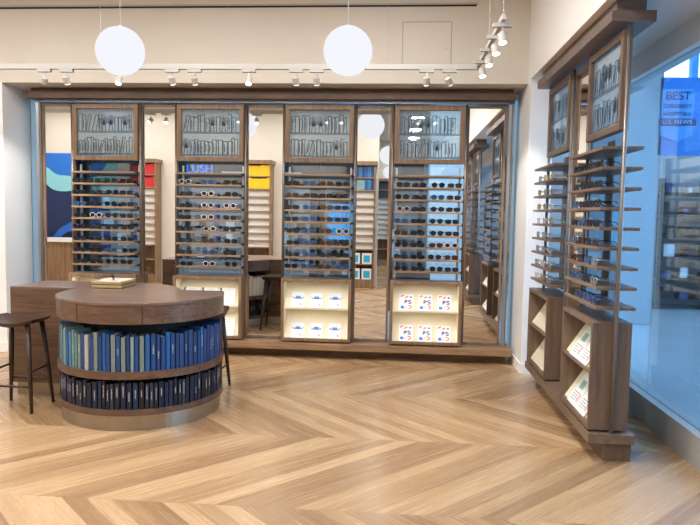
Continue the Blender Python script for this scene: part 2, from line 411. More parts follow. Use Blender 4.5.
# eyeglasses prototypes ------------------------------------------------
def make_glasses(fm, lm, shape):
    root = thing('eyeglasses', 'x', 'glasses')
    rx, rz_ = {'round': (.0265, .0235), 'wide': (.029, .0205), 'square': (.027, .022)}[shape]
    cz = rz_ + .004; n = 16
    f = MB()
    pw = 1.0 if shape == 'round' else .68
    def sup(a):
        c, s = math.cos(a), math.sin(a)
        return (math.copysign(abs(c) ** pw, c) * rx, math.copysign(abs(s) ** pw, s) * rz_)
    for sx in (-1, 1):
        cx = sx * .0365
        f.tube([(cx + sup(2 * PI * k / n)[0], 0, cz + sup(2 * PI * k / n)[1]) for k in range(n)], .0034, 6, closed=True)
    f.tube([(-.0105, -.001, cz + .008), (0, -.003, cz + .012), (.0105, -.001, cz + .008)], .003, 6)
    for sx in (-1, 1): f.box(sx * .066 - .005, sx * .066 + .005, -.002, .006, cz + .006, cz + .016)
    kids = [f.build('frame_front', fm, root, smooth=True)]
    for sx in (-1, 1):
        l = MB(); P = [(sx * .0365 + sup(2 * PI * k / n)[0] * .95, cz + sup(2 * PI * k / n)[1] * .95) for k in range(n)]
        a = [l.b.verts.new((x, .0, z)) for x, z in P]; b = [l.b.verts.new((x, .0018, z)) for x, z in P]
        l.b.faces.new(a); l.b.faces.new(b[::-1])
        for i in range(n): l.b.faces.new((a[i], b[i], b[(i + 1) % n], a[(i + 1) % n]))
        kids.append(l.build('lens', lm, root))
        t = MB().tube([(sx * .069, .004, cz + .011), (sx * .0685, .05, cz + .010), (sx * .067, .095, cz + .007), (sx * .064, .128, cz - .018)], [.0032, .0028, .0028, .003], 6)
        kids.append(t.build('temple', fm, root, smooth=True))
    return root, kids
GM = dict(black=M['black'], tort=pbr('tortoise_acetate', (.09, .035, .012), .25, noise=.6, nscale=60), clear=pbr('clear_pink_acetate', (.72, .62, .58), .2),
          blue=pbr('blue_acetate', (.05, .11, .26), .25), grey=pbr('grey_acetate', (.30, .33, .36), .25), gold=pbr('gold_wire', (.6, .45, .2), .3, 1.))
LM = dict(dark=pbr('dark_lens', (.012, .013, .018), .08), clear=glassy('clear_lens', (.93, .96, .97), .15), brown=pbr('brown_lens', (.05, .025, .012), .1), blue=pbr('blue_lens', (.02, .06, .14), .08))
STY = {}
STY_DEF = dict(bs=('black', 'dark', 'wide', 'black sunglasses'), br=('black', 'dark', 'round', 'round black sunglasses'), ts=('tort', 'brown', 'square', 'tortoiseshell sunglasses'),
               cl=('clear', 'dark', 'round', 'pale framed sunglasses'), bl=('blue', 'blue', 'square', 'dark blue sunglasses'), bc=('black', 'clear', 'square', 'black framed eyeglasses'),
               gc=('grey', 'clear', 'round', 'grey framed eyeglasses'), uc=('blue', 'clear', 'square', 'blue framed eyeglasses'), pc=('clear', 'clear', 'round', 'pale framed eyeglasses'), wc=('gold', 'clear', 'round', 'gold wire eyeglasses'))
used_proto = set()
def put_glasses(sty, loc, rz, label, group):
    f, l, s, d = STY_DEF[sty]
    if sty not in STY: STY[sty] = make_glasses(GM[f], LM[l], s)
    root, kids = STY[sty]
    if sty not in used_proto:
        used_proto.add(sty); root.location = loc; root.rotation_euler = (0, 0, rz); root['label'] = d + ', ' + label
        if group: root['group'] = group
        return root
    return copy_of(root, kids, loc, rz, d + ', ' + label, group)

BAYX = [-3.122, -1.99, -.842, .287]
BN = ['leftmost back rack', 'second back rack from the left', 'third back rack from the left', 'rightmost back rack']
YP = 6.755
racks = []
for i, bx in enumerate(BAYX):
    desc = ['brown wooden eyewear rack at the left end of the back wall', 'brown wooden eyewear rack second from left, blue shop sign showing through', 'brown wooden eyewear rack third from left, above blue printed cards', 'brown wooden eyewear rack rightmost on back wall, above colourful cards'][i]
    racks.append(((bx, YP, 0), 0.))
    make_rack(desc, (bx, YP, 0), 0., 11 + i, 'back wall eyewear racks')
PAT = [['bs', 'bs', 'br', 'bs'], ['bs', 'cl', 'bs'], ['bs', 'bl', 'ts', 'bs'], ['br', 'bs', 'br', 'bs']]
for i, (loc, rz) in enumerate(racks):
    n = 3 if i == 1 else 4
    xs = [-.24, .0, .235] if n == 3 else [-.262, -.09, .088, .255]
    for k in range(1, 9):
        for j, x in enumerate(xs):
            z = 1.909 - k * .122
            st = PAT[i][j]
            if rnd.random() < .3: st = rnd.choice(['ts', 'cl', 'bl', 'br', 'bs', 'bs'])
            put_glasses(st, place(loc, rz, (x + rnd.uniform(-.012, .012), -.075, z)), rz + rnd.uniform(-.06, .06), '%s along the %s glasses row down, %s' % (ordn(j), ordn(k - 1), BN[i]), 'sunglasses on the back wall racks')
cabs = []
for i, bx in enumerate(BAYX):
    desc = ['low oak cabinet behind the curved counter, below leftmost back rack', 'low oak cabinet holding handwritten white cards, below second back rack', 'low oak cabinet holding cards with blue emblems, below third back rack', 'low oak cabinet holding red and blue collage cards, below rightmost back rack'][i]
    r_, mz, bz = make_cabinet(desc, (bx, YP, 0), 0., group='back wall cabinets')
    cabs.append(((bx, YP, 0), 0., mz, bz))

# cards -----------------------------------------------------------------
def card_proto(kind):
    root = thing('display_card', 'x', 'card'); k = []
    w, h = {'letter': (.083, .20), 'emblem': (.067, .175), 'collage': (.072, .185), 'brochure': (.10, .235)}[kind]
    k.append(MB().box(-w, w, 0, .004, 0, h).build('sheet', 'paper' if kind != 'emblem' else 'paper_b', root))
    r = random.Random(len(kind))
    def blk(name, mat, x0, x1, z0, z1): k.append(MB().box(x0, x1, -.0012, 0, z0, z1).build(name, mat, root))
    def many(name, mat, lst):
        mb = MB()
        for x0, x1, z0, z1 in lst: mb.box(x0, x1, -.0012, 0, z0, z1)
        k.append(mb.build(name, mat, root))
    def strokes(name, mat, pts, wd=.006):
        mb = MB()
        for x0, z0, x1, z1 in pts:
            d = Vector((x1 - x0, z1 - z0)); n = Vector((-d.y, d.x)).normalized() * wd / 2
            P = [(x0 + n.x, z0 + n.y), (x1 + n.x, z1 + n.y), (x1 - n.x, z1 - n.y), (x0 - n.x, z0 - n.y)]
            a = [mb.b.verts.new((x, -.0013, z)) for x, z in P]; b = [mb.b.verts.new((x, 0, z)) for x, z in P]
            mb.b.faces.new(a); mb.b.faces.new(b[::-1])
            for i in range(4): mb.b.faces.new((a[i], b[i], b[(i + 1) % 4], a[(i + 1) % 4]))
        k.append(mb.build(name, mat, root))
    if kind == 'letter':
        L_ = []
        for z in (.175, .15, .115, .085, .05, .03):
            x = -.055 + r.uniform(0, .03)
            while x < .05:
                q = r.uniform(.006, .016); L_.append((x, z, x + q * .5, z + .009)); L_.append((x + q * .5, z + .009, x + q, z)); x += q + .004
        strokes('handwriting', 'textp', L_, .0032)
        blk('ink_splash', 'navyp', -w, -w + .018, h - .035, h)
    elif kind == 'emblem':
        blk('emblem', 'ribbon', -.026, .026, .095, .128)
        strokes('emblem_wings', 'ribbon', [(-.062, .117, -.026, .107), (.026, .107, .062, .117), (-.055, .103, -.026, .099), (.026, .099, .055, .103)], .006)
        strokes('small_figure', 'redp', [(.026, .05, .034, .03), (.034, .03, .045, .028)], .008)
    elif kind == 'collage':
        strokes('red_marks', 'redp', [(-.055, .150, -.045, .168), (-.045, .168, -.025, .165), (-.012, .138, .008, .158), (.018, .055, .045, .052), (.045, .052, .05, .03), (.05, .03, .025, .018), (-.008, .108, .003, .108)], .011)
        many('blue_marks', 'bluep', [(-.058, -.022, .018, .05), (.035, .055, .142, .160)])
        strokes('navy_letters', 'navyp', [(-.015, .075, -.015, .115), (-.015, .115, .008, .112), (.008, .112, .004, .095), (.004, .095, -.015, .094), (.052, .114, .022, .114), (.022, .114, .024, .097), (.024, .097, .05, .092), (.05, .092, .046, .076), (.046, .076, .02, .077)], .010)
        strokes('orange_marks', 'orangep', [(-.012, .02, .004, .045), (.01, .165, .016, .150)], .007)
    else:
        many('green_block', 'greenp', [(-.05, .03, .12, .185)])
        for j in range(4): blk('text_line', 'textp', -.075, .02 + .03 * (j % 2), .03 + j * .018, .037 + j * .018)
        many('pink_block', pbr('pink_print', (.72, .45, .50), .6), [(.04, .08, .03, .09)])
    return root, k
CP = {}
def put_card(kind, loc, rz, tilt, label, group):
    if kind not in CP: CP[kind] = card_proto(kind); first = True
    else: first = False
    root, kids = CP[kind]
    o = root if first else copy_of(root, kids, loc, rz, label, group)
    o.location = loc; o.rotation_euler = (Matrix.Rotation(rz, 3, 'Z') @ Matrix.Rotation(tilt, 3, 'X')).to_euler(); o['label'] = label; o['group'] = group
    return o
TX = ['left', 'middle', 'right']
for i, kind, nm in ((1, 'letter', 'white card with handwriting'), (2, 'emblem', 'pale card with blue emblem'), (3, 'collage', 'white card with red and blue collage print')):
    loc, rz, mz, bz = cabs[i]
    hh = (.83 - .18) / 2 - .055; ang = -math.atan2(.18, hh)
    for row, zb in ((0, mz + .006), (1, bz)):
        for j, x in enumerate((-.195, 0, .195)):
            x2 = x if kind != 'collage' else x
            put_card(kind, place(loc, rz, (x2, -.118, zb + .002)), rz, ang, '%s, %s one on the %s cabinet shelf' % (nm, TX[j], ['upper', 'lower'][row]), 'cards in the back wall cabinets')

# mirrors, header, platform ---------------------------------------------
MX = [(-3.82, -3.505), (-2.74, -2.375), (-1.602, -1.235), (-.452, -.120), (.692, 1.042)]
MLAB = ['tall narrow mirror at far left, reflecting the blue mural', 'tall narrow mirror second from left, reflecting red books', 'tall narrow mirror third from left, reflecting yellow books and the counter', 'tall narrow mirror fourth from left, reflecting globe lamps and blue books', 'tall narrow mirror at far right, reflecting the window racks']
MROT = [0, 0, 0, 0, .0]
def make_mirror(label, loc, rz, w, z0=.195, z1=2.60):
    t = thing('wall_mirror', label, 'mirror', loc, rz, 'tall mirrors between the racks')
    MB().box(-w / 2, w / 2, 0, .008, z0, z1).build('mirror_glass', 'mirror', t)
    e = .02
    MB().box(-w / 2 - e, -w / 2, -.012, .02, z0 - .02, z1 + e).box(w / 2, w / 2 + e, -.012, .02, z0 - .02, z1 + e).box(-w / 2, w / 2, -.012, .02, z1, z1 + e).box(-w / 2, w / 2, -.012, .02, z0 - .02, z0).build('mirror_frame', 'oak_v', t)
    return t
for (a, b), l, r_ in zip(MX, MLAB, MROT): make_mirror(l, ((a + b) / 2, YM, 0), r_, b - a)
h = thing_w('display_header', 'long dark brown header beam across the top of the back racks', 'beam', (-1.4, 6.75, 2.65))
MB().box(-3.95, 1.135, 6.66, YN - .01, 2.665, 2.735).build('beam', 'header', h, bevel=.003)
MB().box(-3.92, 1.11, 6.72, YN - .01, 2.735, 2.775).build('cap', 'header', h)
MB().box(-3.90, 1.09, 6.74, 6.93, 2.635, 2.665).build('light_trough', 'trough', h)
h = thing_w('display_platform', 'low wooden platform under the whole back wall display', 'platform', (-1.4, 6.7, 0))
MB().box(-3.9, 1.16, 6.585, YN - .01, .095, .165).build('board', 'oak_h', h, bevel=.003)
MB().box(-3.88, 1.14, 6.77, YN - .01, 0, .095).build('plinth', 'oak_h', h)
for s, l in ((-3.875, 'slim steel corner post at the left end of the back display'), (1.09, 'slim steel corner post at the right end of the back display')):
    t = thing_w('corner_post', l, 'post', (s, 6.77, .165))
    MB().box(s - .014, s + .014, 6.75, 6.80, .165, 2.635).build('post', 'steel', t)
    MB().box(s + .0145, s + .030, 6.765, 6.79, .165, 2.635).build('edge_strip', 'bronze', t)

# ------------------------------------------------------------------ right stands in front of the window
RZ = -PI / 2
def stand(yn, yf, n_near, desc, full):
    """platform, header and two units; unit centres run along y"""
    xs = 1.335
    c1, c2 = yn + .385, yn + 1.62
    units = []
    for (c, nm) in ((c1, 'near'), (c2, 'far')):
        make_rack(('brown eyewear rack at the %s end of the %s' % (nm, desc)), (xs, c, 0), RZ, 31 + int(c * 10), 'window eyewear racks', True)
        r_, mz, bz = make_cabinet('oak brochure cabinet at the %s end of the %s' % (nm, desc), (xs, c, 0), RZ, lined='wood', top=.865, bottom=.19, group='window cabinets')
        units.append(((xs, c, 0), RZ, mz, bz))
    ym = (c1 + c2) / 2
    make_mirror('narrow mirror between the two racks of the %s' % desc, (xs + .02, ym, 0), RZ, .36)
    h = thing_w('stand_header', 'two-tier dark wooden header beam topping the %s' % desc, 'beam', (xs, yn, 2.66))
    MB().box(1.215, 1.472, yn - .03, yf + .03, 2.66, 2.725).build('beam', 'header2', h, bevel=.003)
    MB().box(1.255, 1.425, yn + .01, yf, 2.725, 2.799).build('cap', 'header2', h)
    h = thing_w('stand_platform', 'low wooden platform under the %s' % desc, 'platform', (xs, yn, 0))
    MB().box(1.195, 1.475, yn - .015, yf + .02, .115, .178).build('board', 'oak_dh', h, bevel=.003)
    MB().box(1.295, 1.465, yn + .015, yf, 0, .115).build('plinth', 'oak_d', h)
    return units
U = stand(4.045, 6.05, 5, 'display stand nearest the back wall', True)
NEAR = [['bs', 'bs', 'bc', 'bs'], ['bs', 'bc', 'bs', 'bs'], ['bl', 'bs', 'bs', 'bc'], ['bs', 'bl', 'bs', 'bs'], ['bl', 'bs', 'bs', 'bc'], ['ts', 'bs', 'bl', 'gc'], ['bl', 'uc', 'bs', 'gc'], ['bs', 'uc', 'bl', 'uc']]
for u, (loc, rz, mz, bz) in enumerate(U):
    xs = [-.27, -.10, .07, .23] if u == 0 else [-.24, 0, .24]
    for k in range(1, 9):
        for j, x in enumerate(xs):
            st = NEAR[k - 1][j] if u == 0 else rnd.choice(['pc', 'gc', 'wc', 'gc'])
            put_glasses(st, place(loc, rz, (x, -.10, 1.939 - k * .122)), rz + rnd.uniform(-.05, .05), '%s from far end, %s glasses row down, %s window rack' % (ordn(j), ordn(k - 1), ['near', 'far'][u]), 'glasses on the window racks')
loc, rz, mz, bz = U[0]
hh = (.865 - .19) / 2 - .055; ang = -math.atan2(.18, hh)
for row, zb in ((0, mz + .006), (1, bz)):
    for j, x in enumerate((-.11, .10)):
        put_card('brochure', place(loc, rz, (x, -.118, zb + .002)), rz, ang, 'green and white brochure, %s of two, %s shelf of near window cabinet' % (['farther', 'nearer'][j], ['upper', 'lower'][row]), 'brochures in the near window cabinet')
stand(.45, 2.45, 5, 'display stand beside the photographer', False)

# ------------------------------------------------------------------ island
ISL = thing_w('counter_island', 'S-shaped walnut counter with curved bookshelf ends and brass base', 'counter', (-2.25, 4.95, 0))
C1, C2 = Vector((-1.930, 4.775)), Vector((-2.285, 4.82)); RT = .607
ZT, ZA, Z2, Z1, ZB, ZK = .883, .735, .412, .360, .150, .110   # top, apron foot, middle shelf, lower shelf, brass height
def arc(c, r, a0, a1, n=40): return [(c.x + r * math.cos(math.radians(a0 + (a1 - a0) * i / n)), c.y + r * math.sin(math.radians(a0 + (a1 - a0) * i / n))) for i in range(n + 1)]
def outline(r1, r2, inset=0.):
    p = arc(C1, r1, 165.2, 382); q = arc(C2, r2, 19, 90, 24)
    p[0] = (p[0][0], 4.93 + inset); p[-1] = (p[-1][0], min(p[-1][1], 5.01 - inset)); q[-1] = (q[-1][0], q[-1][1])
    return p + q + [(-3.05 + inset, q[-1][1]), (-3.08 + inset, 4.93 + inset)]
def prism(name, mat, poly, z0, z1, parent=ISL, bevel=0.): return MB().prism(poly, z0, z1).build(name, mat, parent, bevel=bevel)
prism('countertop', 'walnut_top', outline(RT, .60), ZT - .022, ZT, bevel=.003)
prism('apron', 'walnut', outline(RT - .012, .588, .004), ZA, ZT - .022)
prism('core', 'dark', outline(.38, .36, .05), ZB, ZA)
prism('book_shelf', 'walnut', outline(RT - .008, .592, .006), Z1, Z2)
prism('bottom_shelf', 'walnut', outline(RT - .010, .590, .006), ZK, ZB)
prism('brass_base', 'brass', outline(RT - .035, .56, .03), 0, ZK)
for a0, a1 in ((168, 246.7), (247.2, 291.3), (291.8, 380)):
    prism('drawer_front', 'walnut', arc(C1, RT - .003, a0, a1, 24) + arc(C1, RT - .013, a0, a1, 24)[::-1], ZA + .002, ZT - .0235)
for a0, a1 in ((21, 54.6), (55, 88)):
    prism('drawer_front', 'walnut', arc(C2, .597, a0, a1, 24) + arc(C2, .587, a0, a1, 24)[::-1], ZA + .002, ZT - .0235)
prism('side_panel', 'walnut', [(-3.078, 4.93), (-2.535, 4.93), (-2.535, 4.955), (-3.078, 4.955)], ZK, ZT - .022)
prism('side_panel', 'walnut', [(-3.078, 4.955), (-3.053, 4.955), (-3.02, 5.41), (-3.048, 5.41)], ZK, ZT - .022)
prism('side_panel', 'walnut', [(-3.02, 5.385), (-2.30, 5.385), (-2.30, 5.41), (-3.02, 5.41)], ZK, ZT - .022)
prism('side_panel', 'walnut', [(-1.72, 4.985), (-1.39, 4.985), (-1.39, 5.005), (-1.72, 5.01)], ZB, ZA)
for c, ang_, rr in ((C1, 167.4, RT - .012), (C1, 380, RT - .012), (C2, 21.5, .588), (C2, 88.6, .588)):
    d = Vector((math.cos(math.radians(ang_)), math.sin(math.radians(ang_)))); q_ = Vector((-d.y, d.x)) * .010
    for z0, z1 in ((ZB, Z1), (Z2, ZA)):
        p0, p1 = c + d * .37, c + d * rr
        prism('end_panel', 'walnut', [tuple(p0 - q_), tuple(p1 - q_), tuple(p1 + q_), tuple(p0 + q_)], z0, z1)

# books -----------------------------------------------------------------
BM = {}
def bmat(nm, c):
    if nm not in BM: BM[nm] = pbr('cloth_' + nm.replace(' ', '_'), c, .55, noise=.08, nscale=30)
    return BM[nm]
UPF = .74
UP = {'light teal': (.13, .32, .38), 'grey green': (.24, .32, .31), 'sky blue': (.06, .26, .48), 'bright blue': (.02, .14, .45), 'royal blue': (.018, .08, .30), 'deep blue': (.015, .055, .20), 'pale aqua': (.28, .46, .48), 'off white': (.55, .55, .56)}
UP = {k: tuple(c * UPF for c in v) for k, v in UP.items()}
LO = {'navy': (.008, .018, .06), 'black': (.008, .008, .012), 'dark blue': (.010, .035, .12), 'slate blue': (.03, .055, .085), 'dark purple': (.02, .012, .035)}
LO = {k: tuple(c * .6 for c in v) for k, v in LO.items()}
titlem = pbr('pale_spine_print', (.45, .47, .50), .6)
def book(c, ang_, r_out, z, w, hgt, dep, nm, col, label, group, title, cat='book'):
    d = Vector((math.cos(ang_), math.sin(ang_)))
    p = c + d * r_out
    # local frame: -y points outward (spine), origin at the spine foot
    rz = math.atan2(d.x, -d.y)  # rotate (0,-1) onto d
    rz = math.atan2(d.y, d.x) + PI / 2
    o = MB()
    o.box(-w / 2, w / 2, 0, .004, 0, hgt).box(-w / 2, -w / 2 + .003, .004, dep, 0, hgt).box(w / 2 - .003, w / 2, .004, dep, 0, hgt)
    ob = o.build('book', bmat(nm, col)); tag(ob, label, cat, group)
    MB().box(-w / 2 + .003, w / 2 - .003, .004, dep - .004, .003, hgt - .006).build('pages', 'pages', ob)
    if title:
        r = rnd; L_ = r.uniform(.035, .09); z0 = hgt * r.uniform(.3, .5); t = MB(); q = z0; e = w * .05
        t.box(-e, e, -.0006, 0, z0, z0 + L_)
        while q < z0 + L_:
            s = r.uniform(.002, .005); k = w * r.uniform(.10, .20); t.box(-k, k, -.0008, 0, q, q + s); q += s + r.uniform(.002, .006)
        t.build('spine_lettering', titlem, ob)
    ob.location = (p.x, p.y, z); ob.rotation_euler = (0, 0, rz)
    return ob
def book_row(c, a0, a1, n, z, clear, pal, choose, row, group, where, tp, ro=.586):
    tot = math.radians(a1 - a0); ws = [rnd.uniform(.75, 1.2) for _ in range(n)]; s = sum(ws); a = math.radians(a0)
    for i in range(n):
        da = tot * ws[i] / s; nm = choose(i / (n - 1), i); hgt = clear * rnd.uniform(.84, .96); dep = .13
        w = da * (ro - .135) - .0012
        book(c, a + da / 2, ro + rnd.uniform(-.008, 0), z, w, hgt, dep, nm, pal[nm], '%s book, %s from the left on the %s' % (nm, ordn(i), where), group, rnd.random() < tp)
        a += da
def ch_up(f, i):
    if i in (24,): return 'off white'
    if f < .12: return ['light teal', 'sky blue'][i % 2]
    if f < .36: return ['grey green', 'pale aqua', 'sky blue', 'light teal', 'bright blue'][(i * 3) % 5]
    if f < .5: return ['bright blue', 'royal blue', 'grey green', 'royal blue'][i % 4]
    if f < .6: return ['grey green', 'deep blue', 'pale aqua', 'royal blue'][i % 4]
    return ['royal blue', 'bright blue', 'royal blue', 'deep blue', 'bright blue', 'pale aqua'][(i * 5) % 6] if i % 9 == 0 else ['royal blue', 'bright blue', 'royal blue', 'deep blue'][i % 4]
def ch_lo(f, i): return ['navy', 'dark blue', 'navy', 'slate blue', 'black', 'navy', 'dark purple'][(i * 3) % 7]
book_row(C1, 169, 378.5, 62, Z2, .275, UP, ch_up, 0, 'blue books on the counter upper shelf', "counter's front upper shelf", .2)
book_row(C1, 169, 378.5, 60, ZB, .205, LO, ch_lo, 1, 'dark books on the counter lower shelf', "counter's front lower shelf", .7)
WHT = {'white': (.85, .84, .81)}; BLK = {'black': (.010, .010, .012)}
book_row(C2, 23, 87, 14, Z2, .275, WHT, lambda f, i: 'white', 0, 'white books on the counter rear shelf', "counter's rear upper shelf, seen in the mirror", 0, .575)
book_row(C2, 23, 87, 14, ZB, .205, BLK, lambda f, i: 'black', 1, 'black books on the counter rear shelf', "counter's rear lower shelf, seen in the mirror", .7, .575)

# tray and glasses on the counter ----------------------------------------
t = thing('display_tray', 'gold-edged two-tier display tray on the curved counter top', 'tray', (-2.295, 5.09, ZT))
for k in range(2):
    z = k * .028
    MB().box(-.122, .122, -.145, .145, z + .004, z + .025).build('tier', 'tray', t, bevel=.002)
    MB().box(-.117, .117, -.14, .14, z, z + .004).build('gap_strip', 'dark', t)
MB().box(-.112, .112, -.135, .135, .053, .056).build('lining', 'tray_top', t)
g = put_glasses('bc', (-2.29, 5.06, ZT + .0565), math.radians(120), 'lying on the gold-edged tray on the counter', None)

# stools -----------------------------------------------------------------
def stool(label, loc, rz=0.):
    r = thing('bar_stool', label, 'stool', loc, rz, 'wooden stools at the counter')
    mb = MB(); nx, ny = 14, 10; top = []; bot = []
    for i in range(nx + 1):
        u = -1 + 2 * i / nx
        for j in range(ny + 1):
            v = -1 + 2 * j / ny
            sx, sy = u * math.sqrt(1 - .28 * v * v), v * math.sqrt(1 - .28 * u * u)
            z = .665 + .03 * (abs(u) ** 2.2) - .012 * (1 - v * v) * (1 - abs(u))
            top.append(mb.b.verts.new((sx * .215, sy * .165, z))); bot.append(mb.b.verts.new((sx * .195, sy * .148, z - .032 + .008 * abs(u))))
    W_ = ny + 1
    for i in range(nx):
        for j in range(ny):
            mb.b.faces.new((top[i * W_ + j], top[(i + 1) * W_ + j], top[(i + 1) * W_ + j + 1], top[i * W_ + j + 1]))
            mb.b.faces.new((bot[i * W_ + j + 1], bot[(i + 1) * W_ + j + 1], bot[(i + 1) * W_ + j], bot[i * W_ + j]))
    ring = [j for j in range(W_)] + [i * W_ + ny for i in range(1, nx + 1)] + [nx * W_ + j for j in range(ny - 1, -1, -1)] + [i * W_ for i in range(nx - 1, 0, -1)]
    for a_, b_ in zip(ring, ring[1:] + ring[:1]): mb.b.faces.new((top[a_], top[b_], bot[b_], bot[a_]))
    mb.build('seat', 'stool', r, smooth=False)
    P = {}
    for sx in (-1, 1):
        for sy in (-1, 1):
            a_, b_ = Vector((sx * .12, sy * .095, .645)), Vector((sx * .172, sy * .15, 0)); P[sx, sy] = (a_, b_)
            MB().tube([a_, b_.lerp(a_, .5), b_], [.019, .018, .011], 10).build('leg', 'stool', r, smooth=True)
    at = lambda k, f: P[k][1].lerp(P[k][0], f)
    for sy in (-1, 1): MB().tube([at((-1, sy), .30), at((1, sy), .30)], .009, 8).build('stretcher', 'stool', r, smooth=True)
    for sx in (-1, 1): MB().tube([at((sx, -1), .47), at((sx, 1), .47)], .009, 8).build('stretcher', 'stool', r, smooth=True)
    return r
stool('dark wooden saddle stool at the left front of the counter', (-2.83, 4.64, 0), 0)
stool('dark wooden saddle stool mostly hidden behind the right end of the counter', (-1.59, 5.30, 0), PI / 2)

# ------------------------------------------------------------------ lamps
def globe(loc, label):
    r = thing_w('globe_pendant', label, 'pendant lamp', loc, 'white globe pendants')
    MB().sphere(loc, .179, 40, 24).build('globe', 'globe', r, smooth=True)
    MB().tube([(loc[0], loc[1], loc[2] + .17), (loc[0], loc[1], CZ)], .0025, 6).build('cord', 'textp', r)
    MB().tube([(loc[0], loc[1], loc[2] + .17), (loc[0], loc[1], loc[2] + .19)], .012, 12).build('cap', 'fixture', r)
    MB().tube([(loc[0], loc[1], CZ - .02), (loc[0], loc[1], CZ)], .05, 16).build('ceiling_rose', 'fixture', r)
GZ = 2.693
globe((-.405, 4.84, GZ), 'large white globe lamp hanging in front of the access panel')
globe((-2.12, 4.84, GZ), 'large white globe lamp hanging above the counter island')
globe((-3.87, 4.84, GZ), 'white globe lamp off the left edge, seen only as a reflection')
globe((-.25, .5, GZ), 'white globe lamp above the photographer, reflected in the fourth mirror')
globe((-3.95, 1.2, GZ), 'white globe lamp by the bookcase wall, seen only as a reflection')
globe((-.30, -4.6, GZ), 'farthest white globe lamp, small in the fourth mirror')

tr = thing_w('track_rail', 'long white light track suspended across the back of the shop', 'light track', (-1.6, 5.58, 2.73))
MB().box(-4.8, .63, 5.56, 5.60, 2.722, 2.766).build('rail', 'fixture', tr)
for x in (-2.62, -1.50, -.13, -3.75): MB().tube([(x, 5.58, 2.766), (x, 5.58, CZ)], .0012, 5).build('cable', 'steel', tr)
tr = thing_w('track_rail', 'short white light track running towards the viewer near the window', 'light track', (.62, 4.6, 2.73))
MB().box(.607, .633, 4.2, 5.555, 2.728, 2.762).build('rail', 'fixture', tr)
for y in (4.25, 4.9): MB().tube([(.62, y, 2.766), (.62, y, CZ)], .0015, 5).build('cable', 'steel', tr)
def spot(loc, aim, on, label, e=17):
    r = thing_w('track_spotlight', label, 'spotlight', loc, 'white track spotlights')
    p = Vector(loc); d = (Vector(aim) - (p - Vector((0, 0, .10)))).normalized(); c = p - Vector((0, 0, .095))
    MB().box(p.x - .06, p.x + .06, p.y - .018, p.y + .018, p.z - .025, p.z).build('adapter', 'fixture', r)
    MB().tube([p - Vector((0, 0, .025)), p - Vector((0, 0, .06)), c], .008, 6).build('arm', 'steel', r)
    MB().tube([c - d * .030, c + d * .030], .028, 16).build('can', 'fixture', r, smooth=False)
    MB().tube([c + d * .0305, c + d * .033], .024, 16).build('lens', 'lamp' if on else 'steel', r)
    L_ = D.lights.new('spot', 'SPOT'); L_.energy = e; L_.spot_size = math.radians(62); L_.spot_blend = .6; L_.shadow_soft_size = .03; L_.color = (1, .96, .91)
    lo = D.objects.new('spot_beam', L_); COL.objects.link(lo); lo.location = c + d * .075
    lo.rotation_euler = d.to_track_quat('-Z', 'Y').to_euler()
SX = [(-3.13, 0), (-2.93, 0), (-2.46, 1), (-1.985, 0), (-1.786, 0), (-1.314, 1), (-.906, 0), (-.729, 0), (.199, 0), (.387, 0)]
for i, (x, f) in enumerate(SX):
    aim = (x + .1, 6.75, .6) if not f else (x, 4.6, .5)
    if i == 0: aim = (-4.07, 6.75, 1.2)
    if i == 9: aim = (1.2, 6.6, 1.2)
    spot((x, 5.58, 2.722), aim, True, 'white track spotlight, %s from the left on the long track%s' % (ordn(i), ', facing the viewer' if f else ''), 60 if i in (0, 9) else 17)
for i, y in enumerate((5.25, 4.88, 4.54, 4.26)):
    spot((.62, y, 2.722), (.9, y - .5, 0.5), True, 'white track spotlight, %s from the back wall on the short track' % ordn(i))

# bulkhead details
t = thing_w('access_panel', 'flush square access panel in the wall above the back racks', 'access panel', (.225, YB, 2.93))
x0, x1, z0, z1 = -.005, .455, 2.945, 3.36
MB().box(x0, x1, YB - .004, YB, z0, z1).build('door', 'wall', t, bevel=.003)
g_ = .008; mb = MB()
mb.box(x0 - g_, x0, YB - .0025, YB, z0, z1 + g_).box(x1, x1 + g_, YB - .0025, YB, z0, z1 + g_).box(x0, x1, YB - .0025, YB, z1, z1 + g_).build('gap', 'textp', t)
MB().tube([(x1 - .04, YB - .008, 3.11), (x1 - .04, YB - .004, 3.11)], .010, 12).build('lock', 'steel', t)
t = thing_w('vent_slot', 'long thin dark air slot high on the back wall', 'vent', (-1.6, YB, 3.5))
MB().box(-6.5, .69, YB - .006, YB, 3.508, 3.524).build('slot', 'dark', t)
MB().box(-6.5, .70, YB - .012, YB, 3.524, 3.540).build('trim_strip', 'fixture', t)

# ceiling light panels (out of frame overhead)
def downlight(x, y, energy, label):
    r = thing_w('ceiling_downlight', label, 'downlight', (x, y, CZ - .03), 'round ceiling downlights')
    MB().tube([(x, y, CZ - .02), (x, y, CZ)], .17, 24).build('rim', 'fixture', r)
    MB().tube([(x, y, CZ - .026), (x, y, CZ - .0205)], .14, 24).build('lens', 'panel_em', r)
    L_ = D.lights.new('downlight', 'AREA'); L_.shape = 'DISK'; L_.size = .28; L_.energy = energy; L_.color = (1, .975, .94)
    lo = D.objects.new('downlight_beam', L_); COL.objects.link(lo); lo.location = (x, y, CZ - .03)
for iy, (y, e) in enumerate(((.9, 13), (2.4, 20), (3.8, 19), (5.1, 10))):
    for ix, x in enumerate((-7.2, -5.3, -3.6, -1.9, -.2)):
        downlight(x, y, e * (1.25 if ix == 4 else .95), 'round ceiling downlight above the frame, %s row from the photographer, %s from the left' % (ordn(iy), ordn(ix)))
for iy, y in enumerate((-1.2, -3.2, -5.0)): downlight(.35, y, 24, 'round ceiling downlight in the rear passage, %s from the front' % ordn(iy))
